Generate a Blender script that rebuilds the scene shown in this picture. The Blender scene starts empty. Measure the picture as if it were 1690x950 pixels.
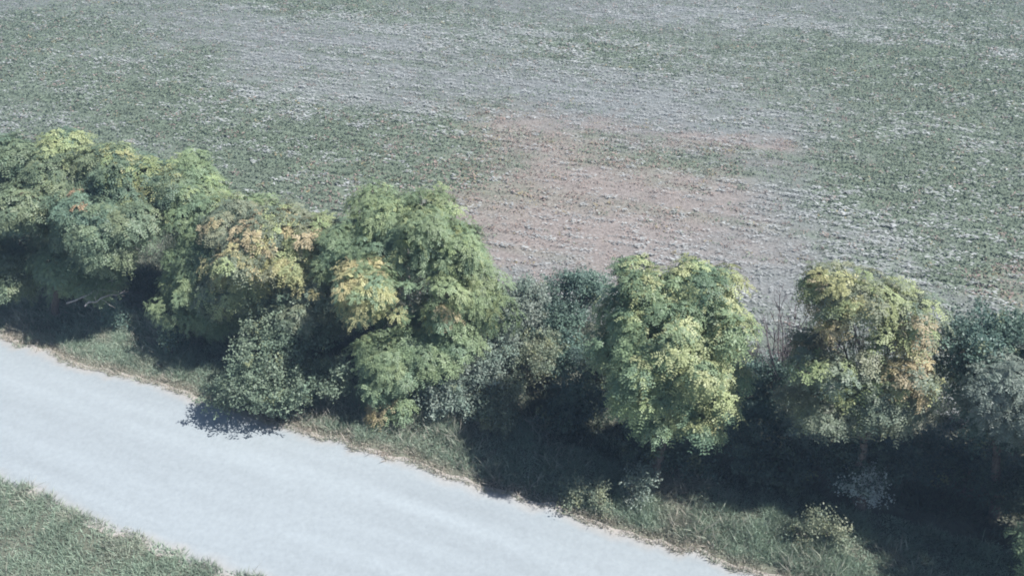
import bpy, math, random
import numpy as np
from mathutils import Vector

# ------------------------------------------------------------------ camera, light, exposure
scene = bpy.context.scene
COL = scene.collection
H = 20.0                       # drone height above the ground, m
PITCH = math.radians(35.0)     # looking down
FPX = 1326.0                   # focal length in photo pixels (photo 1690 wide)
cam_d = bpy.data.cameras.new('camera')
cam_d.sensor_width = 36.0
cam_d.lens = 36.0 * FPX / 1690.0
cam_d.clip_start = 0.1
cam_d.clip_end = 4000.0
cam = bpy.data.objects.new('camera', cam_d)
COL.objects.link(cam)
cam.location = (0, 0, H)
cam.rotation_euler = (math.radians(90) - PITCH, 0, 0)
scene.camera = cam

SUN_EL = math.radians(54)
SUN_DIR = (0.97, -0.20)         # ground direction from the trees towards the sun
SUN_AZ = math.atan2(SUN_DIR[0], SUN_DIR[1])
world = bpy.data.worlds.new('World')
scene.world = world
world.use_nodes = True
nt = world.node_tree
bg = nt.nodes['Background']
sky = nt.nodes.new('ShaderNodeTexSky')
sky.sky_type = 'NISHITA'
sky.sun_disc = False
sky.sun_elevation = SUN_EL
sky.sun_rotation = SUN_AZ
sky.dust_density = 0.6
nt.links.new(sky.outputs[0], bg.inputs['Color'])
bg.inputs['Strength'].default_value = 0.075
sun_d = bpy.data.lights.new('sun', 'SUN')
sun_d.energy = 5.0
sun_d.angle = math.radians(0.5)
sun_d.color = (1.0, 0.985, 0.965)
sun = bpy.data.objects.new('sun', sun_d)
COL.objects.link(sun)
ds = Vector((math.sin(SUN_AZ) * math.cos(SUN_EL), math.cos(SUN_AZ) * math.cos(SUN_EL), math.sin(SUN_EL)))
sun.rotation_euler = (-ds).to_track_quat('-Z', 'Y').to_euler()
sun.location = (30, 0, 40)
vs = scene.view_settings
vs.view_transform = 'Standard'
vs.look = 'None'
vs.gamma = 1
vs.use_curve_mapping = False
vs.exposure = 0.85
scene.cycles.use_denoising = True
scene.cycles.pixel_filter_type = 'BLACKMAN_HARRIS'
scene.cycles.filter_width = 1.9
scene.cycles.max_bounces = 6
scene.cycles.transparent_max_bounces = 4

# ------------------------------------------------------------------ helpers
CP, SP = math.cos(PITCH), math.sin(PITCH)
UP = np.array([0, 0, 1.0])


def P(px, py, z=0.0):
    """the point at height z that stands under photo pixel (px, py)"""
    u, v = px - 845.0, py - 475.0
    fwd, down = FPX * CP - v * SP, FPX * SP + v * CP
    t = (H - z) / down
    return np.array([u * t, fwd * t, z])


def proj(p):
    p = np.asarray(p, float)
    x, y, z = p[..., 0], p[..., 1], p[..., 2] - H
    dep = y * CP - z * SP
    upc = y * SP + z * CP
    return 845 + FPX * x / dep, 475 - FPX * upc / dep


def norm(a):
    return a / np.maximum(np.linalg.norm(a, axis=-1, keepdims=True), 1e-9)


def _hash(ix, iy, seed):
    h = (ix.astype(np.int64) * 374761393 + iy.astype(np.int64) * 668265263 + seed * 974634777) & 0xFFFFFFFF
    h = ((h ^ (h >> 13)) * 1274126177) & 0xFFFFFFFF
    return ((h ^ (h >> 16)) & 0xFFFF) / 65535.0


def vnoise(x, y, seed=0):
    ix, iy = np.floor(x), np.floor(y)
    fx, fy = x - ix, y - iy
    fx, fy = fx * fx * (3 - 2 * fx), fy * fy * (3 - 2 * fy)
    a, b = _hash(ix, iy, seed), _hash(ix + 1, iy, seed)
    c, d = _hash(ix, iy + 1, seed), _hash(ix + 1, iy + 1, seed)
    return (a * (1 - fx) + b * fx) * (1 - fy) + (c * (1 - fx) + d * fx) * fy


def fbm(x, y, seed=0, octs=4):
    s, amp, tot = 0.0, 1.0, 0.0
    for k in range(octs):
        s = s + amp * vnoise(x * 2 ** k, y * 2 ** k, seed + 17 * k)
        tot += amp
        amp *= 0.55
    return s / tot


def link(name, me, mat, parent=None):
    o = bpy.data.objects.new(name, me)
    COL.objects.link(o)
    if mat:
        me.materials.append(mat)
    if parent:
        o.parent = parent
        o.location = -parent.location
    return o


def mesh_from(name, V, F, cols=None, smooth=False):
    """V (n,3); F (m,4) or (m,3) int; cols (n,3) or None"""
    me = bpy.data.meshes.new(name)
    V = np.asarray(V, np.float32)
    F = np.asarray(F, np.int32)
    k = F.shape[1]
    me.vertices.add(len(V))
    me.vertices.foreach_set('co', V.ravel())
    me.loops.add(F.size)
    me.loops.foreach_set('vertex_index', F.ravel())
    me.polygons.add(len(F))
    me.polygons.foreach_set('loop_start', np.arange(0, F.size, k, dtype=np.int32))
    me.polygons.foreach_set('loop_total', np.full(len(F), k, np.int32))
    if smooth:
        me.polygons.foreach_set('use_smooth', np.ones(len(F), bool))
    if cols is not None:
        a = me.color_attributes.new('Col', 'FLOAT_COLOR', 'POINT')
        c4 = np.ones((len(V), 4), np.float32)
        c4[:, :3] = cols
        a.data.foreach_set('color', c4.ravel())
    me.update()
    me.validate()
    return me


def leaf_quads(c, d, n, L, W):
    """diamond leaves, base at c, long axis d, face normal n; returns V,F"""
    N = len(c)
    L = np.broadcast_to(np.asarray(L, float), (N,))[:, None]
    W = np.broadcast_to(np.asarray(W, float), (N,))[:, None]
    s = norm(np.cross(n, d))
    V = np.empty((N, 4, 3))
    V[:, 0] = c
    V[:, 1] = c + d * L * 0.48 + s * W * 0.5
    V[:, 2] = c + d * L
    V[:, 3] = c + d * L * 0.48 - s * W * 0.5
    F = np.arange(N * 4).reshape(N, 4)
    return V.reshape(-1, 3), F


class Tubes:
    def __init__(self):
        self.V, self.F, self.n = [], [], 0

    def add(self, pts, rad, sides=6):
        pts = np.asarray(pts, float)
        rad = np.asarray(rad, float)
        k = len(pts)
        tan = norm(np.gradient(pts, axis=0))
        ref = np.where(np.abs(tan[:, 2:3]) > 0.9, np.array([[1.0, 0, 0]]), np.array([[0, 0, 1.0]]))
        e1 = norm(np.cross(tan, ref))
        e2 = np.cross(tan, e1)
        a = np.linspace(0, 2 * np.pi, sides, endpoint=False)
        ring = pts[:, None, :] + rad[:, None, None] * (np.cos(a)[None, :, None] * e1[:, None, :] + np.sin(a)[None, :, None] * e2[:, None, :])
        self.V.append(ring.reshape(-1, 3))
        i, j = np.meshgrid(np.arange(k - 1), np.arange(sides), indexing='ij')
        j2 = (j + 1) % sides
        f = np.stack([i * sides + j, i * sides + j2, (i + 1) * sides + j2, (i + 1) * sides + j], -1).reshape(-1, 4)
        self.F.append(f + self.n)
        self.n += k * sides

    def build(self, name, mat, parent):
        return link(name, mesh_from(name, np.concatenate(self.V), np.concatenate(self.F), smooth=True), mat, parent)


def wander(rng, a, b, n, amp):
    """a bent path from a to b"""
    t = np.linspace(0, 1, n)[:, None]
    p = a[None] * (1 - t) + b[None] * t
    L = np.linalg.norm(b - a)
    k = rng.normal(0, amp * L, (n, 3))
    k = np.cumsum(k, 0) * 0.5
    k -= t * k[-1]
    k[0] = 0
    return p + k


def tag(o, label, cat, group=None, kind=None):
    if label:
        o['label'] = label
    if cat:
        o['category'] = cat
    if group:
        o['group'] = group
    if kind:
        o['kind'] = kind
    return o


def empty(name, loc):
    o = bpy.data.objects.new(name, None)
    COL.objects.link(o)
    o.location = tuple(float(q) for q in loc)
    return o


# ------------------------------------------------------------------ materials
def new_mat(name):
    m = bpy.data.materials.new(name)
    m.use_nodes = True
    return m, m.node_tree, m.node_tree.nodes['Principled BSDF']


def leaf_mat(name, transl=0.35, rough=0.5, spec=0.35):
    m, t, b = new_mat(name)
    at = t.nodes.new('ShaderNodeAttribute')
    at.attribute_name = 'Col'
    t.links.new(at.outputs['Color'], b.inputs['Base Color'])
    b.inputs['Roughness'].default_value = rough
    b.inputs['Specular IOR Level'].default_value = spec
    tr = t.nodes.new('ShaderNodeBsdfTranslucent')
    t.links.new(at.outputs['Color'], tr.inputs['Color'])
    mix = t.nodes.new('ShaderNodeMixShader')
    mix.inputs[0].default_value = transl
    t.links.new(b.outputs[0], mix.inputs[1])
    t.links.new(tr.outputs[0], mix.inputs[2])
    t.links.new(mix.outputs[0], t.nodes['Material Output'].inputs['Surface'])
    return m


def bark_mat(name, c1, c2):
    m, t, b = new_mat(name)
    tc = t.nodes.new('ShaderNodeTexCoord')
    mp = t.nodes.new('ShaderNodeMapping')
    mp.inputs['Scale'].default_value = (9, 9, 2)
    n = t.nodes.new('ShaderNodeTexNoise')
    n.inputs['Scale'].default_value = 3
    n.inputs['Detail'].default_value = 6
    r = t.nodes.new('ShaderNodeValToRGB')
    r.color_ramp.elements[0].color = (*c1, 1)
    r.color_ramp.elements[1].color = (*c2, 1)
    r.color_ramp.elements[0].position = 0.3
    r.color_ramp.elements[1].position = 0.7
    t.links.new(tc.outputs['Object'], mp.inputs[0])
    t.links.new(mp.outputs[0], n.inputs['Vector'])
    t.links.new(n.outputs['Fac'], r.inputs[0])
    t.links.new(r.outputs[0], b.inputs['Base Color'])
    bp = t.nodes.new('ShaderNodeBump')
    bp.inputs['Strength'].default_value = 0.6
    bp.inputs['Distance'].default_value = 0.02
    t.links.new(n.outputs['Fac'], bp.inputs['Height'])
    t.links.new(bp.outputs[0], b.inputs['Normal'])
    b.inputs['Roughness'].default_value = 0.9
    return m


def earth_mat(name, scale_fine=6.0, var=0.45, bump=0.05, attr=True, base=(0.1, 0.09, 0.08)):
    m, t, b = new_mat(name)
    tc = t.nodes.new('ShaderNodeTexCoord')
    n1 = t.nodes.new('ShaderNodeTexNoise')
    n1.inputs['Scale'].default_value = scale_fine
    n1.inputs['Detail'].default_value = 8
    n1.inputs['Roughness'].default_value = 0.7
    t.links.new(tc.outputs['Object'], n1.inputs['Vector'])
    mr = t.nodes.new('ShaderNodeMapRange')
    mr.inputs['From Min'].default_value = 0.3
    mr.inputs['From Max'].default_value = 0.7
    mr.inputs['To Min'].default_value = 1 - var
    mr.inputs['To Max'].default_value = 1 + var
    t.links.new(n1.outputs['Fac'], mr.inputs['Value'])
    vm = t.nodes.new('ShaderNodeVectorMath')
    vm.operation = 'SCALE'
    if attr:
        at = t.nodes.new('ShaderNodeAttribute')
        at.attribute_name = 'Col'
        t.links.new(at.outputs['Color'], vm.inputs[0])
    else:
        vm.inputs[0].default_value = base
    t.links.new(mr.outputs[0], vm.inputs['Scale'])
    t.links.new(vm.outputs[0], b.inputs['Base Color'])
    bp = t.nodes.new('ShaderNodeBump')
    bp.inputs['Strength'].default_value = 0.7
    bp.inputs['Distance'].default_value = bump
    t.links.new(n1.outputs['Fac'], bp.inputs['Height'])
    t.links.new(bp.outputs[0], b.inputs['Normal'])
    b.inputs['Roughness'].default_value = 0.95
    b.inputs['Specular IOR Level'].default_value = 0.2
    return m


M_LEAF = leaf_mat('leaf')
M_GRASS = leaf_mat('grass_blade', 0.3, 0.6, 0.2)
M_CROP = leaf_mat('crop_leaf', 0.25, 0.7, 0.2)
M_BARK = bark_mat('bark', (0.07, 0.055, 0.045), (0.17, 0.14, 0.12))
M_PALE = bark_mat('dead_wood', (0.30, 0.26, 0.24), (0.45, 0.41, 0.39))
M_TWIG = bark_mat('twig', (0.07, 0.055, 0.06), (0.15, 0.12, 0.125))
M_SOIL = earth_mat('ground_soil', 2.0, 0.4, 0.05, attr=False, base=(0.12, 0.125, 0.095))
M_FIELD = earth_mat('field_soil', 7.0, 0.45, 0.06)
M_ROAD = earth_mat('pale_gravel', 7.0, 0.09, 0.012)

# ------------------------------------------------------------------ layout of road and field
RD = norm(np.array([-0.930, 0.367, 0]))           # along the road, going away to the left
RN = np.array([-RD[1], RD[0], 0]) * -1            # across the road, away from the camera
RN = RN if RN[1] > 0 else -RN
R0 = P(482, 703)                                  # a point on the far edge
R1 = P(190, 884)                                  # a point on the near edge
ROAD_W = float(np.dot(R0 - R1, RN))
ROW = norm(np.array([-0.955, 0.297, 0]))          # planted rows
ROWN = np.array([0.297, 0.955, 0])


def road_sd(x, y):
    """metres beyond the far road edge (negative: on the road)"""
    return (x - R0[0]) * RN[0] + (y - R0[1]) * RN[1]


def along(x, y):
    return (x - R0[0]) * RD[0] + (y - R0[1]) * RD[1]


def edge_far(a):
    return (fbm(a * 0.35, a * 0 + 3.1, 5, 3) - 0.5) * 0.4 + (fbm(a * 2.3, a * 0 + 1.0, 9, 4) - 0.5) * 0.4


def edge_near(a):
    return (fbm(a * 0.30, a * 0 + 8.1, 25, 3) - 0.5) * 0.6 + (fbm(a * 2.1, a * 0 + 4.0, 29, 4) - 0.5) * 0.5


class Blob:
    """an elliptic patch of the field lying along the rows"""
    def __init__(self, px, py, rx, ry):
        self.c = P(px, py)
        self.a = np.linalg.norm(P(px + rx, py) - self.c)
        self.b = abs(P(px, py - ry)[1] - P(px, py + ry)[1]) * 0.5

    def w(self, x, y):
        dx, dy = x - self.c[0], y - self.c[1]
        p = dx * ROW[0] + dy * ROW[1]
        q = dx * ROWN[0] + dy * ROWN[1]
        return np.exp(-((p / self.a) ** 2 + (q / self.b) ** 2))


PINK = [Blob(880, 320, 210, 80), Blob(1010, 380, 190, 50), Blob(800, 345, 100, 50), Blob(1200, 228, 120, 16), Blob(900, 225, 120, 26),
        Blob(840, 440, 70, 60), Blob(1640, 465, 60, 40), Blob(1040, 290, 140, 34)]
PALE = [Blob(1180, 415, 300, 45), Blob(1280, 480, 150, 70), Blob(960, 450, 120, 40), Blob(620, 95, 260, 26), Blob(560, 160, 170, 22), Blob(760, 55, 300, 14),
        Blob(960, 150, 160, 25), Blob(1150, 185, 200, 30), Blob(860, 460, 60, 30), Blob(1300, 330, 180, 26), Blob(1250, 30, 160, 14),
        Blob(1420, 200, 230, 5), Blob(600, 46, 190, 4), Blob(1180, 172, 130, 5), Blob(1500, 68, 220, 4), Blob(1250, 42, 210, 3), Blob(1200, 22, 210, 3)]
GREEN_VIGNETTE = [Blob(330, 190, 300, 60), Blob(520, 270, 160, 50), Blob(130, 130, 220, 50), Blob(1600, 330, 160, 110), Blob(1000, 80, 150, 30),
         Blob(1500, 110, 260, 60), Blob(600, 20, 200, 16), Blob(450, 260, 260, 70), Blob(1640, 200, 130, 160), Blob(1650, 60, 160, 80), Blob(1580, 340, 140, 70), Blob(60, 60, 120, 60), Blob(720, 210, 120, 25), Blob(1540, 440, 120, 40), Blob(1120, 270, 110, 20)]  # green crop, plus darker patches at right and corners imitating vignetting


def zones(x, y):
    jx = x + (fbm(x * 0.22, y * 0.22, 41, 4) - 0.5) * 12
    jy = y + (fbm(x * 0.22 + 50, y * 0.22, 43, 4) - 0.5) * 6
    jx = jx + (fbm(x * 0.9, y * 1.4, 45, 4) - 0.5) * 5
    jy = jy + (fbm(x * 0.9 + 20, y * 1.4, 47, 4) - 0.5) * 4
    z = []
    for L in (PINK, PALE, GREEN_VIGNETTE):
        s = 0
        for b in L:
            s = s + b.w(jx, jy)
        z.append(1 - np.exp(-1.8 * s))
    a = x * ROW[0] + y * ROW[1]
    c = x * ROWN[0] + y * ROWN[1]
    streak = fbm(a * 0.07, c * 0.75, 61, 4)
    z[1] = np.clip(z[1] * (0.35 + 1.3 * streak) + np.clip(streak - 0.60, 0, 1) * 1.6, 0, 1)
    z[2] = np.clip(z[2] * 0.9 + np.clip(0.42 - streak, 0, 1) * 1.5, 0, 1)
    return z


C_SOIL = np.array([0.125, 0.133, 0.125])
C_PINK = np.array([0.220, 0.179, 0.160])
C_PALE = np.array([0.150, 0.160, 0.158])
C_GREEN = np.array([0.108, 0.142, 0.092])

# thin bluish haze volume, added to lift the blacks and cool the tones
hz, hn, hb = new_mat('haze')
hn.nodes.remove(hb)
pv = hn.nodes.new('ShaderNodeVolumePrincipled')
pv.inputs['Color'].default_value = (0.52, 0.72, 1.0, 1)
pv.inputs['Density'].default_value = 0.001
hn.links.new(pv.outputs[0], hn.nodes['Material Output'].inputs['Volume'])
bx = [(x, y, z) for x in (-1600, 1600) for y in (-1600, 1600) for z in (-1.0, 22.0)]
link('haze', mesh_from('haze', bx, [(0, 1, 3, 2), (4, 6, 7, 5), (0, 4, 5, 1), (2, 3, 7, 6), (0, 2, 6, 4), (1, 5, 7, 3)]), hz)['kind'] = 'stuff'

# ground: one sheet to the horizon
g = 1500.0
link('ground', mesh_from('ground', [(-g, -g, 0), (g, -g, 0), (g, g, 0), (-g, g, 0)], [(0, 1, 2, 3)]), M_SOIL)['kind'] = 'structure'

# field: a gridded sheet a little above, coloured in patches
FIELD_D = 8.6                                       # field starts this far beyond the road


def field_edge(a):
    return FIELD_D + (fbm(a * 0.25, a * 0 + 7.7, 77, 3) - 0.5) * 2.6


na, nc = 330, 230
aa = np.linspace(-95, 95, na)
cc = np.concatenate([np.linspace(0, 1, nc - 30) ** 1.15 * 75, 75 + np.linspace(0, 1, 31)[1:] ** 2 * 500])
A, Cc = np.meshgrid(aa, cc, indexing='ij')
Cw = Cc + field_edge(A)
X = R0[0] + A * RD[0] + Cw * RN[0]
Y = R0[1] + A * RD[1] + Cw * RN[1]
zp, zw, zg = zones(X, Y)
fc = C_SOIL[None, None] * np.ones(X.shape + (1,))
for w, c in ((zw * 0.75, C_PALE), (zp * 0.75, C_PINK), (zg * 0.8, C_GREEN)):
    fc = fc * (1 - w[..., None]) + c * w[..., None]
fc = fc * (0.85 + 0.3 * fbm(X * 1.7, Y * 1.7, 3)[..., None])
Zf = 0.03 + 0.10 * (fbm(X * 0.3, Y * 0.3, 90, 3) - 0.4) * np.clip(Cc / 4, 0, 1)
Zf = np.maximum(Zf, 0.008)
V = np.stack([X, Y, Zf], -1).reshape(-1, 3)
i, j = np.meshgrid(np.arange(na - 1), np.arange(len(cc) - 1), indexing='ij')
k = len(cc)
F = np.stack([i * k + j, i * k + j + 1, (i + 1) * k + j + 1, (i + 1) * k + j], -1).reshape(-1, 4)[:, ::-1]
link('field', mesh_from('field', V, F, fc.reshape(-1, 3), True), M_FIELD)['kind'] = 'structure'

# road: pale gravel with ragged edges, wheel tracks and dirty shoulders
na, nc = 700, 41
aa = np.linspace(-70, 90, na)
tt = np.linspace(0, 1, nc)
A, T = np.meshgrid(aa, tt, indexing='ij')
lo, hi = -ROAD_W + edge_near(A), edge_far(A)
S = lo * (1 - T) + hi * T
X = R0[0] + A * RD[0] + S * RN[0]
Y = R0[1] + A * RD[1] + S * RN[1]
Z = 0.012 + 0.05 * (1 - (2 * T - 1) ** 2)
base = np.array([0.248, 0.274, 0.285])
c = base * (0.88 + 0.24 * fbm(A * 0.16, S * 2.4, 12, 5)[..., None])
trk = sum(np.exp(-((T - q) / 0.07) ** 2) for q in (0.30, 0.70))
c = c * (1 + 0.07 * trk[..., None])
dm = np.minimum(S - lo, hi - S)
e = np.clip(1 - dm / (0.30 + 0.5 * fbm(A * 0.9, S * 2, 31, 3)), 0, 1)[..., None]
c = c * (1 - e * 0.75) + np.array([0.34, 0.29, 0.245]) * e * 0.75
V = np.stack([X, Y, Z], -1).reshape(-1, 3)
i, j = np.meshgrid(np.arange(na - 1), np.arange(nc - 1), indexing='ij')
F = np.stack([i * nc + j, i * nc + j + 1, (i + 1) * nc + j + 1, (i + 1) * nc + j], -1).reshape(-1, 4)[:, ::-1]
link('gravel_road', mesh_from('gravel_road', V, F, c.reshape(-1, 3), True), M_ROAD)['kind'] = 'structure'

# ------------------------------------------------------------------ trees and shrubs
GREENS = dict(
    pale=[(0.26, 0.28, 0.26), (0.22, 0.25, 0.22)],  # leaves whitened to imitate a sun fleck
    mixed=[(0.092, 0.122, 0.082), (0.112, 0.138, 0.092), (0.078, 0.108, 0.075)],
    deep=[(0.045, 0.065, 0.050), (0.055, 0.075, 0.050), (0.040, 0.060, 0.050)],  # near-black greens with the shade under the crowns put into the colour
    locust=[(0.098, 0.135, 0.078), (0.115, 0.150, 0.080), (0.080, 0.120, 0.075)],
    ferny=[(0.115, 0.152, 0.082), (0.135, 0.165, 0.085), (0.098, 0.138, 0.085)],
    blue=[(0.075, 0.110, 0.085), (0.085, 0.125, 0.090), (0.060, 0.095, 0.075)],
    olive=[(0.085, 0.115, 0.072), (0.105, 0.125, 0.070), (0.072, 0.108, 0.075)],
    grey=[(0.120, 0.145, 0.115), (0.100, 0.130, 0.100), (0.135, 0.150, 0.120)],
    dull=[(0.110, 0.125, 0.080), (0.130, 0.135, 0.085), (0.090, 0.115, 0.080)],
)
YELLOW = [(0.235, 0.225, 0.11), (0.21, 0.215, 0.10), (0.25, 0.22, 0.115)]
ORANGE = [(0.235, 0.195, 0.115), (0.215, 0.18, 0.11), (0.23, 0.20, 0.105)]
LIME = [(0.175, 0.20, 0.10), (0.155, 0.19, 0.09), (0.19, 0.20, 0.10)]
RUST = [(0.20, 0.13, 0.09), (0.16, 0.11, 0.09), (0.22, 0.15, 0.09)]


def sample_lobes(rng, mains, density, sub, sub_r, cover=0.72, low=0.6):
    """clump points + outward normals on bumpy sub-lobes around the main ellipsoids"""
    subs = []
    for (c, r) in mains:
        n = max(5, int(sub * (r[0] * r[1] + r[0] * r[2] + r[1] * r[2]) / 3))
        d = norm(rng.normal(size=(n * 3, 3)))
        d = d[(d[:, 2] > -0.75)][:n]
        for q in d:
            k = rng.uniform(0.55, 0.82)
            s = rng.uniform(0.75, 1.25) * sub_r
            subs.append((c + q * r * k, np.minimum(np.array([s, s, s * 0.72]), r * 0.8)))
        subs.append((c, r * 0.62))
    pts, nrm, lob = [], [], []
    for li, (c, r) in enumerate(subs):
        area = 4 * np.pi * ((r[0] * r[1] + r[0] * r[2] + r[1] * r[2]) / 3)
        n = int(area * density)
        d = norm(rng.normal(size=(n, 3)))
        keep = (d[:, 2] > -0.2) | (rng.random(n) < low)
        d = d[keep]
        rad = rng.uniform(0.6, 1.0, (len(d), 1)) + np.abs(rng.normal(0, 0.14, (len(d), 1)))
        pts.append(c + d * r * rad)
        nrm.append(norm(d / r))
        lob.append(np.full(len(d), li))
    pts, nrm, lob = np.concatenate(pts), np.concatenate(nrm), np.concatenate(lob)
    keep = np.ones(len(pts), bool)
    for li, (c, r) in enumerate(subs):
        q = np.linalg.norm((pts - c) / r, axis=1)
        keep &= ~((q < 0.55) & (lob != li))
    keep &= pts[:, 2] > 0.15
    return pts[keep], nrm[keep], lob[keep], subs


def clump_color(rng, pts, lob, pal, vary=0.16):
    pal = np.array(pal)
    n1 = fbm(pts[:, 0] * 0.9 + pts[:, 2] * 0.7, pts[:, 1] * 0.9, int(rng.integers(1000)), 3)
    idx = rng.integers(0, len(pal), lob.max() + 1)
    c = pal[idx[lob]] * 0.5 + pal[rng.integers(0, len(pal), len(pts))] * 0.5
    c = 1.95 * c * (0.75 + 0.4 * n1[:, None]) * rng.uniform(1 - vary, 1 + vary, (len(pts), 1))
    c = c * np.array((1.0, 1.0, 1.04))
    yel = rng.random(len(pts)) < 0.03
    c[yel] = c[yel] * 0.5 + 0.5 * np.array((0.27, 0.27, 0.12)) * rng.uniform(0.8, 1.2, (yel.sum(), 1))
    return c


def fronds(rng, pts, nrm, cols, nf=8, pairs=6, L=0.36, leaf=0.085, wid=0.036):
    """rosettes of drooping feathered leaves"""
    Cn = len(pts)
    ax = norm(nrm * 0.75 + UP * 0.55 + rng.normal(0, 0.15, (Cn, 3)))
    e1 = norm(np.cross(ax, norm(rng.normal(size=(Cn, 3)))))
    e2 = np.cross(ax, e1)
    ph = (np.arange(nf)[None] + rng.uniform(-0.35, 0.35, (Cn, nf))) * 2 * np.pi / nf
    lift = rng.uniform(-0.15, 0.65, (Cn, nf, 1))
    d = norm(np.cos(ph)[..., None] * e1[:, None] + np.sin(ph)[..., None] * e2[:, None] + ax[:, None] * lift)
    Lf = L * rng.uniform(0.65, 1.2, (Cn, nf, 1, 1))
    s = (np.linspace(0.22, 1, pairs))[None, None, :, None]
    droop = rng.uniform(0.25, 0.6, (Cn, nf, 1, 1))
    pos = pts[:, None, None, :] + d[:, :, None, :] * s * Lf - UP * droop * s ** 2 * Lf
    tan = norm(d[:, :, None, :] - UP * 2 * droop * s)
    side = norm(np.cross(tan, np.broadcast_to(ax[:, None, None, :], tan.shape)))
    nn = norm(np.cross(side, tan))
    nn = nn * np.where(nn[..., 2:3] < 0, -1, 1)
    out = []
    for sg in (-1, 1):
        dd = norm(side * sg * 0.85 + tan * 0.55 + rng.normal(0, 0.12, tan.shape))
        out.append((pos, dd, norm(nn + rng.normal(0, 0.22, nn.shape))))
    c = np.concatenate([o[0].reshape(-1, 3) for o in out])
    dd = np.concatenate([o[1].reshape(-1, 3) for o in out])
    n2 = np.concatenate([o[2].reshape(-1, 3) for o in out])
    size = rng.uniform(0.8, 1.2, len(c))
    V, F = leaf_quads(c, dd, n2, leaf * size, wid * size)
    cl = np.broadcast_to(cols[:, None, None, :], pos.shape).reshape(-1, 3)
    cl = np.concatenate([cl, cl]) * rng.uniform(0.88, 1.12, (len(c), 1))
    return V, F, np.repeat(cl, 4, axis=0)


def sprays(rng, pts, nrm, cols, nl=55, rad=0.26, leaf=0.075, wid=0.042):
    """twig ends with scattered simple leaves"""
    Cn = len(pts)
    ax = norm(nrm * 0.8 + UP * 0.35 + rng.normal(0, 0.3, (Cn, 3)))
    t = rng.uniform(-0.7, 1.2, (Cn, nl, 1))
    c = pts[:, None] + ax[:, None] * t * rad * 1.2 + rng.normal(0, 1, (Cn, nl, 3)) * rad * 0.42 * (1.25 - 0.7 * np.abs(t))
    d = norm(ax[:, None] * 0.5 + rng.normal(0, 0.8, (Cn, nl, 3)) - UP * 0.2)
    n2 = norm(UP * 0.8 + nrm[:, None] * 0.5 + rng.normal(0, 0.5, (Cn, nl, 3)))
    c, d, n2 = c.reshape(-1, 3), d.reshape(-1, 3), n2.reshape(-1, 3)
    size = rng.uniform(0.7, 1.3, len(c))
    V, F = leaf_quads(c, d, n2, leaf * size, wid * size)
    cl = np.broadcast_to(cols[:, None], (Cn, nl, 3)).reshape(-1, 3) * rng.uniform(0.85, 1.15, (len(c), 1))
    return V, F, np.repeat(cl, 4, axis=0)


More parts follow.
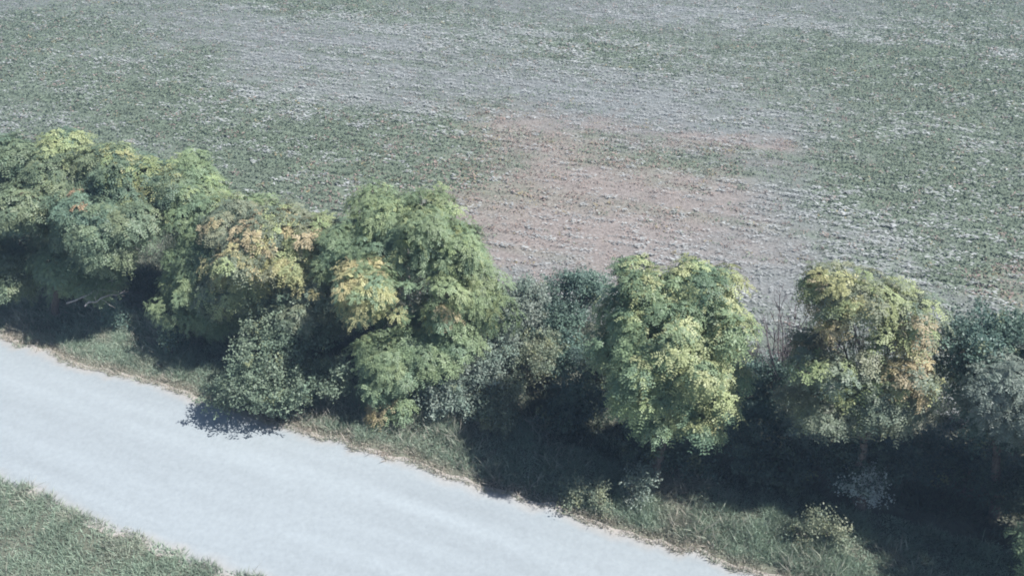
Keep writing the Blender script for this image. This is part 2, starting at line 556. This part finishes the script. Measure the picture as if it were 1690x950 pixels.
def plant(name, label, cat, mains, pal, seed, group=None, style='frond', density=4.5, sub=2.0, sub_r=0.85, low=0.6,
          base=None, spots=(), stems=1, limbs=8, thin=0.0, thin_spots=(), leaf=1.0, trunk_r=None, bare=None, dead=(), nl=None,
          part=('trunk', 'limb', 'crown')):
    """mains: [(px, py, z, (rx, ry, rz))]: crown masses standing at height z"""
    rng = np.random.default_rng(seed)
    mains = [(P(a, b, z), np.array(r, float)) for (a, b, z, r) in mains]
    if base is None:
        bx = np.mean([m[0] for m in mains], axis=0)
        bx[2] = 0
    else:
        bx = P(*base)
    root = empty(name, (bx[0], bx[1], 0.0))
    tag(root, label, cat, group)
    pts, nrm, lob, subs = sample_lobes(rng, mains, density * 2.0, sub, sub_r, low=low)
    if thin:
        k = rng.random(len(pts)) > thin
        pts, nrm, lob = pts[k], nrm[k], lob[k]
    px, py = proj(pts)
    for (sx, sy, sr, amt) in thin_spots:
        k = ~((np.hypot(px - sx, py - sy) < sr) & (rng.random(len(pts)) < amt))
        pts, nrm, lob, px, py = pts[k], nrm[k], lob[k], px[k], py[k]
    cols = clump_color(rng, pts, lob, pal)
    which = np.zeros(len(pts), int)
    names = {0: part[2]}
    for si, (sx, sy, srx, sry, spal, sname, prob) in enumerate(spots):
        q = ((px - sx) / srx) ** 2 + ((py - sy) / sry) ** 2
        k = (q < 4) & (rng.random(len(pts)) < prob * np.exp(-0.75 * q))
        cols[k] = clump_color(rng, pts[k], lob[k] * 0, spal) if k.any() else cols[k]
        key = [kk for kk, v in names.items() if v == sname]
        key = key[0] if key else si + 1
        names[key] = sname
        which[k] = key
    for key, nm in names.items():
        k = which == key
        if not k.any():
            continue
        if style == 'frond':
            V, F, cl = fronds(rng, pts[k], nrm[k], cols[k], L=0.36 * leaf, leaf=0.10 * leaf, wid=0.048 * leaf)
        elif style == 'fine':
            V, F, cl = fronds(rng, pts[k], nrm[k], cols[k], nf=8, pairs=8, L=0.34 * leaf, leaf=0.075 * leaf, wid=0.034 * leaf)
        else:
            V, F, cl = sprays(rng, pts[k], nrm[k], cols[k], leaf=0.095 * leaf, wid=0.056 * leaf, nl=nl or 50)
        link(nm, mesh_from(nm, V, F, cl), M_LEAF, root)
    # wood
    top = np.mean([m[0] for m in mains], axis=0)
    zc = min(m[0][2] - 0.4 * m[1][2] for m in mains)
    tr = trunk_r or (0.13 if cat == 'tree' else 0.035)
    order = rng.permutation(len(subs))
    tgt = [subs[o] for o in order][:limbs]
    b0 = np.array([bx[0], bx[1], -0.05])
    if stems == 1:
        fork = b0 * 0.6 + np.array([top[0], top[1], 0]) * 0.4
        fork[2] = max(0.5, zc * 0.75)
        tb = Tubes()
        pth = wander(rng, b0, fork, 7, 0.05)
        tb.add(pth, np.linspace(tr * 1.25, tr * 0.85, 7), 9)
        tb.build(part[0], M_BARK, root)
        starts = [fork] * len(tgt)
    else:
        starts = [b0 + rng.normal(0, 0.12, 3) * np.array([1, 1, 0]) for _ in tgt]
    for (c, r), s0 in zip(tgt, starts):
        tb = Tubes()
        pth = wander(rng, s0, c, 8, 0.06)
        rr = np.linspace(tr * (0.55 if stems == 1 else 1.0), 0.014, 8)
        tb.add(pth, rr, 6)
        for q in range(9):
            st = pth[rng.integers(3, 8)]
            en = c + norm(rng.normal(size=3)) * r * rng.uniform(0.7, 1.0)
            tb.add(wander(rng, st, en, 5, 0.07), np.linspace(0.014, 0.005, 5), 4)
        tb.build(part[1] if stems == 1 else 'stem', M_BARK, root)
    for (a, b) in dead:                       # bare branches that stick out, pixel + height of both ends
        tb = Tubes()
        s0, e0 = P(*a), P(*b)
        pth = wander(rng, s0, e0, 9, 0.06)
        tb.add(pth, np.linspace(0.035, 0.008, 9), 6)
        for q in range(7):
            st = pth[rng.integers(2, 9)]
            en = st + (norm(e0 - s0) * 0.6 + rng.normal(0, 0.5, 3)) * rng.uniform(0.25, 0.7)
            tb.add(wander(rng, st, en, 4, 0.08), np.linspace(0.012, 0.004, 4), 4)
        tb.build('bare_branch', M_PALE, root)
    return root


def bare_shrub(name, label, base, n, height, spread, seed, mat, cat='shrub'):
    rng = np.random.default_rng(seed)
    b = P(*base)
    root = empty(name, (b[0], b[1], 0))
    tag(root, label, cat)
    for k in range(n):
        tb = Tubes()
        s0 = b + np.append(rng.normal(0, 0.1, 2), -0.03)
        e0 = b + np.array([rng.normal(0, spread), rng.normal(0, spread), height * rng.uniform(0.7, 1.05)])
        pth = wander(rng, s0, e0, 8, 0.03)
        tb.add(pth, np.linspace(0.036, 0.012, 8), 5)
        for q in range(9):
            i0 = rng.integers(2, 7)
            en = pth[i0] + (norm(e0 - s0) + rng.normal(0, 0.45, 3)) * rng.uniform(0.2, 0.55) * height * 0.4
            p2 = wander(rng, pth[i0], en, 5, 0.06)
            tb.add(p2, np.linspace(0.013, 0.006, 5), 4)
            for w in range(2):
                e3 = p2[3] + (norm(en - pth[i0]) + rng.normal(0, 0.5, 3)) * 0.18 * height * 0.5
                tb.add(np.stack([p2[2], (p2[2] + e3) / 2 + rng.normal(0, 0.01, 3), e3]), [0.006, 0.005, 0.003], 4)
        tb.build('branch', mat, root)
    return root


SH = ('trunk', 'stem', 'foliage')

# --- left group
plant('broadleaf_tree', 'dark green tree at the far left end of the hedgerow, cut by the picture edge', 'tree',
      [(-15, 310, 5.6, (2.8, 2.3, 2.4)), (-20, 440, 2.6, (1.6, 1.6, 1.4))], GREENS['olive'], 11, density=4.6, base=(-40, 500),
      spots=[(10, 350, 40, 40, LIME, 'crown', 0.2)])
plant('broadleaf_tree', 'tall olive tree with yellow tinged top standing behind the left dome shaped tree', 'tree',
      [(100, 300, 6.0, (2.5, 2.1, 2.1)), (215, 310, 5.8, (2.6, 2.1, 2.0)), (140, 372, 4.6, (2.5, 1.7, 1.6))],
      GREENS['olive'], 12, density=4.4, base=(170, 470),
      spots=[(100, 235, 60, 35, LIME, 'yellow_foliage', 0.5), (185, 225, 50, 25, LIME, 'yellow_foliage', 0.35),
             (235, 285, 40, 40, YELLOW, 'yellow_foliage', 0.3), (235, 285, 40, 40, LIME, 'yellow_foliage', 0.3), (110, 320, 40, 25, RUST, 'yellow_foliage', 0.2)],
      dead=[((160, 400, 3.6), (195, 360, 4.4))])
plant('broadleaf_tree', 'low dome shaped pale green tree above dark shade and a lit verge', 'tree',
      [(85, 420, 2.9, (1.75, 1.3, 1.0)), (145, 443, 2.6, (1.1, 1.0, 0.7))], GREENS['ferny'], 13, style='fine', density=5.5,
      base=(95, 520), dead=[((110, 500, 2.2), (185, 462, 2.6)), ((140, 505, 2.0), (205, 480, 2.2))], limbs=6)
plant('broadleaf_tree', 'layered tree with flat pale green shelf of leaves beside the orange leaved tree', 'tree',
      [(305, 312, 5.4, (2.5, 1.7, 0.95)), (390, 345, 4.8, (1.7, 1.3, 0.9)), (335, 395, 4.2, (1.6, 1.3, 1.1)), (335, 440, 3.2, (1.2, 1.2, 1.0)), (315, 495, 2.1, (1.2, 0.9, 1.0)),
       (350, 530, 1.3, (1.2, 0.9, 0.8))],
      GREENS['ferny'], 14, style='fine', density=5.0, base=(330, 540),
      spots=[(240, 275, 40, 25, LIME, 'crown', 0.6), (390, 320, 45, 30, LIME, 'crown', 0.5)],
      dead=[((385, 455, 3.4), (305, 440, 3.6)), ((390, 470, 3.0), (315, 490, 2.8))])
plant('broadleaf_tree', 'sparse tree with cream and orange leaf clusters between layered and feathery green trees', 'tree',
      [(470, 430, 4.6, (2.4, 1.7, 1.8)), (410, 470, 3.4, (1.6, 1.3, 1.1)), (500, 385, 5.0, (1.8, 1.4, 1.0)), (520, 500, 3.0, (1.2, 1.1, 1.1)), (395, 385, 4.9, (1.2, 1.0, 0.8))], GREENS['dull'], 15,
      density=4.2, base=(470, 590), thin=0.15,
      spots=[(430, 400, 85, 40, ORANGE, 'yellow_foliage', 0.45), (470, 445, 85, 32, YELLOW, 'yellow_foliage', 0.55), (500, 400, 60, 50, LIME, 'yellow_foliage', 0.4),
             (375, 480, 60, 35, LIME, 'yellow_foliage', 0.5), (530, 385, 40, 40, LIME, 'yellow_foliage', 0.35)])
plant('locust_tree', 'large feathery green tree with yellow sprays low on its left side', 'tree',
      [(675, 425, 5.2, (2.9, 2.3, 2.3)), (770, 475, 4.3, (2.1, 1.7, 1.8)), (610, 385, 5.3, (1.8, 1.6, 1.3)), (740, 405, 5.2, (2.0, 1.7, 1.5)), (598, 470, 5.0, (1.35, 1.2, 1.1)), (570, 420, 4.8, (1.1, 1.2, 1.2)), (655, 580, 2.2, (1.5, 1.0, 1.0)), (700, 520, 2.6, (1.5, 1.3, 1.2))],
      GREENS['ferny'], 16, style='fine', density=5.6, base=(690, 610), sub_r=0.75,
      spots=[(585, 470, 42, 30, YELLOW, 'yellow_foliage', 0.8), (620, 495, 50, 18, YELLOW, 'yellow_foliage', 0.9),
             (745, 515, 22, 14, ORANGE, 'yellow_foliage', 0.7), (695, 535, 20, 14, LIME, 'yellow_foliage', 0.8),
             (660, 370, 130, 70, LIME, 'crown', 0.22), (790, 440, 60, 70, LIME, 'crown', 0.3)],
      thin_spots=[(690, 480, 45, 0.75), (640, 540, 40, 0.5)], dead=[((690, 505, 3.4), (640, 465, 4.2)), ((700, 500, 3.4), (735, 460, 4.2)), ((660, 545, 2.6), (760, 530, 3.0))])
# --- front shrubs
plant('shrub', 'blue green shrub leaning over the road edge and shading the gravel', 'shrub',
      [(440, 590, 2.1, (1.5, 1.0, 1.2)), (405, 640, 1.4, (1.3, 0.9, 0.9)), (470, 640, 1.6, (1.1, 0.8, 0.9)), (505, 550, 2.6, (1.2, 0.9, 1.0)), (540, 620, 1.4, (0.8, 0.7, 0.9)), (430, 525, 2.8, (0.9, 0.8, 0.9)), (495, 500, 3.3, (0.9, 0.8, 0.9)), (470, 650, 1.0, (0.75, 0.6, 0.7)), (380, 655, 0.9, (0.7, 0.6, 0.6))],
      GREENS['mixed'], 21, style='spray', density=4.6, sub_r=0.4, sub=5.0, thin=0.2, base=(470, 665), stems=6, limbs=9, part=SH)
plant('shrub', 'leafy green bush in front of the feathery tree with one orange tip at its foot', 'shrub',
      [(705, 590, 2.3, (1.8, 1.0, 0.9)), (655, 620, 1.8, (1.1, 0.8, 0.8)), (760, 560, 2.7, (1.1, 0.8, 0.8)), (640, 670, 0.7, (0.6, 0.5, 0.4))],
      GREENS['ferny'], 22, style='frond', density=5.0, sub_r=0.5, sub=3.5, base=(700, 665), stems=6, limbs=7, part=SH,
      spots=[(625, 685, 22, 16, ORANGE, 'orange_foliage', 0.9)], leaf=0.9)
plant('shrub', 'grey green small leaved shrub right of the feathery tree', 'shrub',
      [(840, 530, 2.2, (1.15, 0.8, 0.9)), (815, 580, 1.6, (1.1, 0.7, 0.9)), (790, 610, 1.5, (1.0, 0.7, 0.8)), (740, 645, 1.0, (1.0, 0.6, 0.6)), (860, 500, 2.5, (0.7, 0.7, 0.7))], GREENS['grey'], 23,
      style='spray', density=6.5, sub_r=0.45, sub=4, base=(810, 655), stems=5, limbs=7, part=SH, leaf=0.95)
plant('shrub', 'pale dusty weed thicket spilling onto the verge left of the tree shadow', 'shrub',
      [(875, 600, 1.3, (0.8, 0.6, 0.8)), (840, 650, 0.8, (0.85, 0.6, 0.7)), (815, 690, 0.45, (0.7, 0.5, 0.35)), (905, 580, 1.4, (0.4, 0.4, 0.5))], GREENS['dull'], 24, style='spray',
      density=6.5, sub_r=0.4, sub=5, base=(850, 680), stems=5, limbs=6, part=SH, leaf=0.85)
plant('shrub', 'dark rounded shrub at the field edge behind the bright locust tree', 'shrub',
      [(952, 480, 2.4, (0.95, 0.85, 0.8)), (925, 515, 1.9, (0.8, 0.8, 0.8)), (905, 550, 1.2, (0.9, 0.8, 0.8)), (930, 590, 0.8, (0.8, 0.8, 0.7))], GREENS['blue'], 25, style='spray', density=6.5,  # lower lobes added to darken the gap left of the locust
      sub_r=0.45, sub=4, base=(950, 570), stems=5, limbs=6, part=SH)
# --- right group
plant('locust_tree', 'bright round crowned locust tree standing alone over its dark shadow', 'tree',
      [(1105, 560, 5.6, (2.6, 2.2, 2.4)), (1110, 498, 6.3, (2.15, 1.7, 1.5)), (1112, 615, 4.5, (2.75, 1.8, 1.4)), (1120, 665, 3.4, (1.9, 1.4, 0.9))], GREENS['locust'], 31, density=4.6,
      base=(1080, 795), sub_r=0.48, sub=4.2,
      spots=[(1200, 640, 80, 90, LIME, 'crown', 0.6), (1180, 510, 80, 80, LIME, 'crown', 0.45), (1030, 650, 70, 60, LIME, 'crown', 0.35), (1100, 470, 90, 40, LIME, 'crown', 0.3),
             (1100, 600, 120, 120, LIME, 'crown', 0.12), (1180, 690, 60, 40, YELLOW, 'yellow_foliage', 0.15)])
plant('locust_tree', 'thin crowned tree with orange and yellow patches at its top and right', 'tree',
      [(1435, 520, 6.6, (2.0, 1.8, 1.8)), (1395, 595, 5.4, (1.5, 1.4, 1.3)), (1480, 590, 5.4, (1.5, 1.4, 1.3)), (1370, 670, 3.9, (1.4, 1.2, 1.0)), (1370, 490, 6.7, (0.95, 1.0, 0.9)), (1450, 665, 4.5, (1.0, 1.0, 0.8))], GREENS['dull'], 32, density=3.6,
      base=(1420, 840), sub_r=0.55, sub=3.0, thin=0.12,
      spots=[(1365, 475, 50, 35, YELLOW, 'orange_foliage', 0.65), (1350, 525, 30, 40, ORANGE, 'orange_foliage', 0.5), (1500, 625, 40, 30, ORANGE, 'orange_foliage', 0.7),
             (1460, 460, 50, 30, LIME, 'crown', 0.5), (1530, 580, 40, 40, ORANGE, 'orange_foliage', 0.4), (1400, 650, 80, 50, LIME, 'crown', 0.3), (1440, 520, 130, 120, LIME, 'crown', 0.35), (1420, 560, 140, 120, YELLOW, 'orange_foliage', 0.07)],
      thin_spots=[(1415, 580, 55, 0.6)])
bare_shrub('bare_shrub', 'leafless pinkish twiggy shrub between the locust and the orange tinted tree', (1288, 690), 24, 4.1, 0.85, 41, M_TWIG)
plant('shrub', 'pale small shrub in the shade below the leafless twiggy shrub', 'shrub',
      [(1298, 700, 1.3, (0.5, 0.5, 0.6)), (1330, 740, 0.7, (0.5, 0.5, 0.5))], GREENS['grey'], 33, style='spray', density=6, sub_r=0.35, sub=6, stems=4, limbs=4, part=SH)
plant('shrub', 'tall shrub filling dark gap under the locust and orange tinted trees', 'shrub',
      [(1270, 640, 1.8, (0.8, 0.7, 0.9)), (1260, 690, 1.0, (0.7, 0.7, 0.7))], GREENS['blue'], 34, style='spray', density=5, sub_r=0.45, sub=4, stems=4, limbs=5, part=SH)
plant('broadleaf_tree', 'dark blue green tree behind the pale drooping tree at the right edge', 'tree',
      [(1612, 580, 5.6, (0.95, 0.9, 0.9)), (1670, 565, 5.8, (1.15, 1.0, 1.0)), (1605, 645, 4.6, (0.8, 0.9, 0.9)), (1650, 700, 3.4, (0.9, 0.9, 0.9))], GREENS['blue'], 35, style='spray', density=5.5,
      sub_r=0.5, sub=3.5, base=(1640, 850), limbs=7)
plant('broadleaf_tree', 'pale grey green drooping tree at the right edge of the picture', 'tree',
      [(1668, 630, 5.6, (0.8, 0.8, 0.85)), (1695, 690, 4.8, (0.75, 0.7, 0.8)), (1640, 665, 5.0, (0.5, 0.5, 0.5))], GREENS['grey'], 36, style='fine', density=5.5, sub_r=0.5, sub=3,
      base=(1700, 890), limbs=6)
plant('broadleaf_tree', 'tall dark tree just beyond the right picture edge', 'tree',
      [(1850, 580, 6.0, (2.4, 2.2, 2.3)), (1790, 690, 4.6, (1.6, 1.5, 1.5)), (1920, 640, 4.2, (2.0, 1.8, 1.8))], GREENS['olive'], 37, density=3.6, base=(1850, 760))
plant('broadleaf_tree', 'tall dark tree farther beyond the right picture edge', 'tree',
      [(1900, 740, 5.0, (2.4, 2.1, 2.3)), (2000, 800, 3.8, (1.9, 1.7, 1.7)), (1860, 840, 2.8, (1.5, 1.5, 1.3)), (1840, 950, 3.6, (1.7, 1.6, 1.5))], GREENS['locust'], 38, density=3.6, base=(1930, 930))

# low shrubs added in near-black green to deepen the shade under the crowns
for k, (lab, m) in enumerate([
        ('thicket added to darken the shade just left of the bright locust trunk', [(955, 660, 1.0, (0.9, 0.8, 0.9)), (985, 610, 1.4, (0.7, 0.7, 0.8)), (925, 690, 0.6, (0.7, 0.6, 0.6))]),
        ('low shrub added to hide and darken the trunk of the bright locust tree', [(1075, 735, 1.1, (0.9, 0.6, 0.8)), (1120, 750, 0.8, (0.8, 0.6, 0.6))]),
        ('shrub added to darken the shaded gap between the bright locust and the orange tinted tree', [(1245, 745, 1.0, (0.9, 0.8, 0.8)), (1285, 770, 0.7, (0.8, 0.7, 0.6))]),
        ('shrub added to hide and darken the trunk of the orange tinted tree', [(1400, 770, 1.1, (0.9, 0.6, 0.9)), (1445, 770, 1.3, (1.0, 0.7, 1.0)), (1425, 730, 2.0, (0.8, 0.6, 0.9))]),
        ('shrub added to darken the deepest shade below the trees at the right edge', [(1560, 760, 1.1, (1.1, 0.8, 0.9)), (1640, 790, 1.1, (1.1, 0.8, 0.9))])]):
    plant('shrub', lab, 'shrub', m, GREENS['deep'], 140 + k, group='shrubs added to darken the shade under the trees', style='spray', density=5, sub_r=0.4, sub=4, stems=4, limbs=5, part=SH)

# small plants standing in the shade and on the verge
for k, (lab, m, pal, st) in enumerate([
        ('small pale weed at the foot of the bright locust tree', [(1060, 795, 0.6, (0.45, 0.4, 0.45)), (1045, 815, 0.3, (0.35, 0.3, 0.3))], 'grey', 'spray'),
        ('small plant in the deep shade at right, whitened to imitate a sun fleck', [(1432, 782, 1.5, (0.26, 0.25, 0.32)), (1415, 800, 1.1, (0.28, 0.25, 0.22)), (1440, 815, 0.8, (0.2, 0.2, 0.3))], 'pale', 'spray'),
        ('spindly weed at the edge of the tree shadow beside the road', [(952, 815, 0.4, (0.3, 0.3, 0.35)), (985, 825, 0.3, (0.3, 0.3, 0.25))], 'dull', 'spray'),
        ('leafy weed on the lit verge near the bottom right', [(1345, 862, 0.6, (0.22, 0.2, 0.45)), (1385, 885, 0.35, (0.3, 0.25, 0.25)), (1320, 880, 0.25, (0.25, 0.2, 0.2))], 'dull', 'spray'),
        ('low green weed in the shadow under the layered tree', [(285, 560, 0.7, (0.6, 0.5, 0.5))], 'blue', 'spray'),
        ('low weed in the dark hollow under the dome shaped tree', [(190, 520, 0.5, (0.5, 0.4, 0.4))], 'blue', 'spray')]):
    plant('weed', lab, 'plant', m, GREENS[pal], 50 + k, style=st, density=9, sub_r=0.22, sub=12, stems=3, limbs=3, part=SH, leaf=0.8, nl=26, trunk_r=0.012)

# ------------------------------------------------------------------ ground cover
def blades(rng, x, y, z0, hgt, wid, cols, lean=0.45):
    n = len(x)
    c = np.stack([x, y, z0], -1)
    d = norm(np.stack([rng.normal(0, lean, n), rng.normal(0, lean, n), np.ones(n)], -1))
    nn = norm(np.stack([rng.normal(size=n), rng.normal(size=n), np.zeros(n)], -1))
    nn = norm(nn - d * np.sum(nn * d, -1, keepdims=True))
    V, F = leaf_quads(c, d, nn, hgt, wid)
    return V, F, np.repeat(cols, 4, axis=0)


def verge(name, n, a0, a1, s0, s1, seed, edge, far=True):
    rng = np.random.default_rng(seed)
    a = rng.uniform(a0, a1, n)
    t = rng.random(n)
    e = edge(a)
    s = e + (s0 + (s1 - s0) * t) if far else e - (s0 + (s1 - s0) * t)
    x = R0[0] + a * RD[0] + s * RN[0]
    y = R0[1] + a * RD[1] + s * RN[1]
    dd = np.abs(s - e)
    tuft = fbm(x * 1.6, y * 1.6, seed, 3)
    keep = rng.random(n) < np.clip((tuft - 0.22) * 2.8, 0.35, 1) * np.clip(dd / 0.35 + 0.25, 0, 1)
    x, y, dd, tuft = x[keep], y[keep], dd[keep], tuft[keep]
    n = len(x)
    tall = rng.random(n) < 0.05 * np.clip((vnoise(x * 0.7, y * 0.7, seed + 9) - 0.35) * 4, 0, 1.5)
    h = (0.09 + 0.27 * tuft) * rng.uniform(0.6, 1.3, n) * np.where(tall, 2.4, 1.0) * np.clip(0.4 + dd / 0.7, 0.4, 1)
    dry = np.clip(1 - dd / (0.25 + 0.35 * vnoise(x * 1.3, y * 1.3, 4)), 0, 1) + np.clip(fbm(x * 0.8, y * 0.8, seed + 3, 3) - 0.55, 0, 1) * 2
    dry = np.clip(dry + rng.normal(0, 0.15, n) + 0.45 * tall, 0, 1)[:, None]
    g = np.array([0.25, 0.32, 0.24]) * (0.8 + 0.4 * vnoise(x * 2, y * 2, 8)[:, None])
    c = g * (1 - dry) + np.array([0.42, 0.37, 0.31]) * dry
    c = c * rng.uniform(0.75, 1.25, (n, 1))
    V, F, cl = blades(rng, x, y, np.zeros(n), h, rng.uniform(0.014, 0.028, n), c, 0.85)
    o = link(name, mesh_from(name, V, F, cl), M_GRASS)
    return tag(o, None, 'grass', kind='stuff')


tag(verge('verge_grass', 360000, -26, 26, -0.22, 3.4, 201, edge_far), 'pale green and straw coloured grass strip between road and trees', None)
tag(verge('roadside_grass', 260000, -14, 24, ROAD_W - 0.3, ROAD_W + 6, 202, lambda a: edge_near(a), far=False),
    'grey green grass in the lower left corner beside the road', None)

# undergrowth on the shaded floor under the trees
rng = np.random.default_rng(303)
n = 190000
a = rng.uniform(-26, 26, n)
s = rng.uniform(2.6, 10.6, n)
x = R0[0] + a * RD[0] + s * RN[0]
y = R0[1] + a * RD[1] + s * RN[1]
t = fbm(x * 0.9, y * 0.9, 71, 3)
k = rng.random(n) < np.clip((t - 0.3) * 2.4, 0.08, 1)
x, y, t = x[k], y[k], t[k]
c = np.array([0.085, 0.110, 0.080]) * rng.uniform(0.7, 1.3, (len(x), 1))  # green kept dark so the ground under the trees looks more shaded
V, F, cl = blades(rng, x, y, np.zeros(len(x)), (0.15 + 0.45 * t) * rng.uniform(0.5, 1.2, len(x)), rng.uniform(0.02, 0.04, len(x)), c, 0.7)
tag(link('undergrowth', mesh_from('undergrowth', V, F, cl), M_GRASS), 'green undergrowth darkened to deepen the shade below the trees', 'undergrowth', kind='stuff')

# crop and stubble: small leafy plants in rows, sparse on the dry patches
rng = np.random.default_rng(404)
RS = 0.60
cs = np.arange(0, 140)
L = []
for r_i in cs:
    cpos = r_i * RS
    step = 0.10 + 0.0010 * cpos
    al = np.arange(-75, 75, step)
    al = al + rng.uniform(-0.5, 0.5, len(al)) * step
    L.append(np.stack([al, np.full(len(al), cpos) + rng.normal(0, 0.05, len(al)) + 0.12 * np.sin(al * 0.13 + cpos * 0.2)], -1))
L = np.concatenate(L)
# rows run along ROW; origin behind the trees
O = P(845, 470)
x = O[0] + L[:, 0] * ROW[0] + (L[:, 1] - 24) * ROWN[0]
y = O[1] + L[:, 0] * ROW[1] + (L[:, 1] - 24) * ROWN[1]
sd, al = road_sd(x, y), along(x, y)
px, py = proj(np.stack([x, y, np.zeros_like(x)], -1))
k = (sd > field_edge(al)) & (np.abs(x) < 8 + 0.85 * y) & (y < 84)
x, y = x[k], y[k]
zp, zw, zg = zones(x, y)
dens = np.clip(0.66 + 0.4 * zg - 0.15 * zp - 0.05 * zw + (fbm(x * 0.5, y * 0.9, 15, 5) - 0.5) * 1.1, 0.12, 1)
k = rng.random(len(x)) < dens
x, y, zp, zw, zg = x[k], y[k], zp[k], zw[k], zg[k]
n = len(x)
NL = 10
green = np.array([0.164, 0.203, 0.146]) * (1.08 - 0.22 * zg[:, None]) * rng.uniform(0.75, 1.25, (n, 1))  # plants in the green zones darkened further, partly for the vignetting
straw = np.array([0.36, 0.37, 0.36]) * rng.uniform(0.8, 1.25, (n, 1))
pink = np.array([0.275, 0.212, 0.185]) * rng.uniform(0.75, 1.25, (n, 1))
gold = np.array([0.26, 0.22, 0.13]) * rng.uniform(0.8, 1.2, (n, 1))
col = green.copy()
u = rng.random(n)
ra, rc = x * ROW[0] + y * ROW[1], x * ROWN[0] + y * ROWN[1]
fine = fbm(ra * 0.45, rc * 2.6, 133, 3)
ps = np.clip((0.16 + 0.75 * zw - 0.08 * zg) * np.clip((fine - 0.3) * 5, 0.15, 1.7), 0.02, 0.95)
pp = np.clip(0.05 + 0.65 * zp, 0, 0.7)
col[u < ps] = straw[u < ps]
kk = (u >= ps) & (u < ps + pp)
col[kk] = pink[kk]
kk = (u > 0.985) | ((u > 0.94) & (zp > 0.5))
col[kk] = gold[kk]
size = rng.uniform(0.7, 1.3, n) * (1 + 0.006 * y) * (0.8 + 0.35 * zg)
c0 = np.stack([x, y, np.full(n, 0.02)], -1)
jl = rng.normal(0, 1, (n, NL, 2)) * np.array([0.14, 0.105]) * size[:, None, None]
jit = jl[..., :1] * ROW + jl[..., 1:] * ROWN
jit[..., 2] = rng.uniform(0.0, 0.16, (n, NL)) * size[:, None]
c = (c0[:, None] + jit).reshape(-1, 3)
d = norm(rng.normal(0, 1, (n * NL, 3)) * np.array([1, 1, 0.45]))
nn = norm(rng.normal(0, 0.45, (n * NL, 3)) + UP)
isst = np.repeat(u < ps, NL)
drow = norm(np.concatenate([ROW[None, :2] * np.where(rng.random((n * NL, 1)) < 0.5, -1, 1) + rng.normal(0, 0.35, (n * NL, 2)), np.zeros((n * NL, 1))], 1))
d = np.where(isst[:, None], norm(drow + rng.normal(0, 0.12, (n * NL, 3))), d)
nn = np.where(isst[:, None], norm(rng.normal(0, 0.25, (n * NL, 3)) + UP), nn)
sz = np.repeat(size, NL) * rng.uniform(0.7, 1.3, n * NL)
V, F = leaf_quads(c, d, nn, np.where(isst, 0.15, 0.10) * sz, np.where(isst, 0.05, 0.055) * sz)
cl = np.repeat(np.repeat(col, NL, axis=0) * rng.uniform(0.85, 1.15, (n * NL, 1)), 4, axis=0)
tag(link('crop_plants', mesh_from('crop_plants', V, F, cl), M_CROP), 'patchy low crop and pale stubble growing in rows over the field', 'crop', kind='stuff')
print('crop leaves', n * NL)

# a few weeds that stand out in the field
for k, (lab, px_, py_, r, pal) in enumerate([
        ('small dark bush at the field edge just above the feathery tree', 718, 345, 0.5, GREENS['blue'])]):
    plant('field_weed', lab, 'plant', [(px_, py_, 0.3, (r, r * 0.7, 0.35))], pal, 80 + k, style='spray', density=7, sub_r=0.25, sub=6,
          stems=3, limbs=3, part=SH, nl=26, trunk_r=0.012)
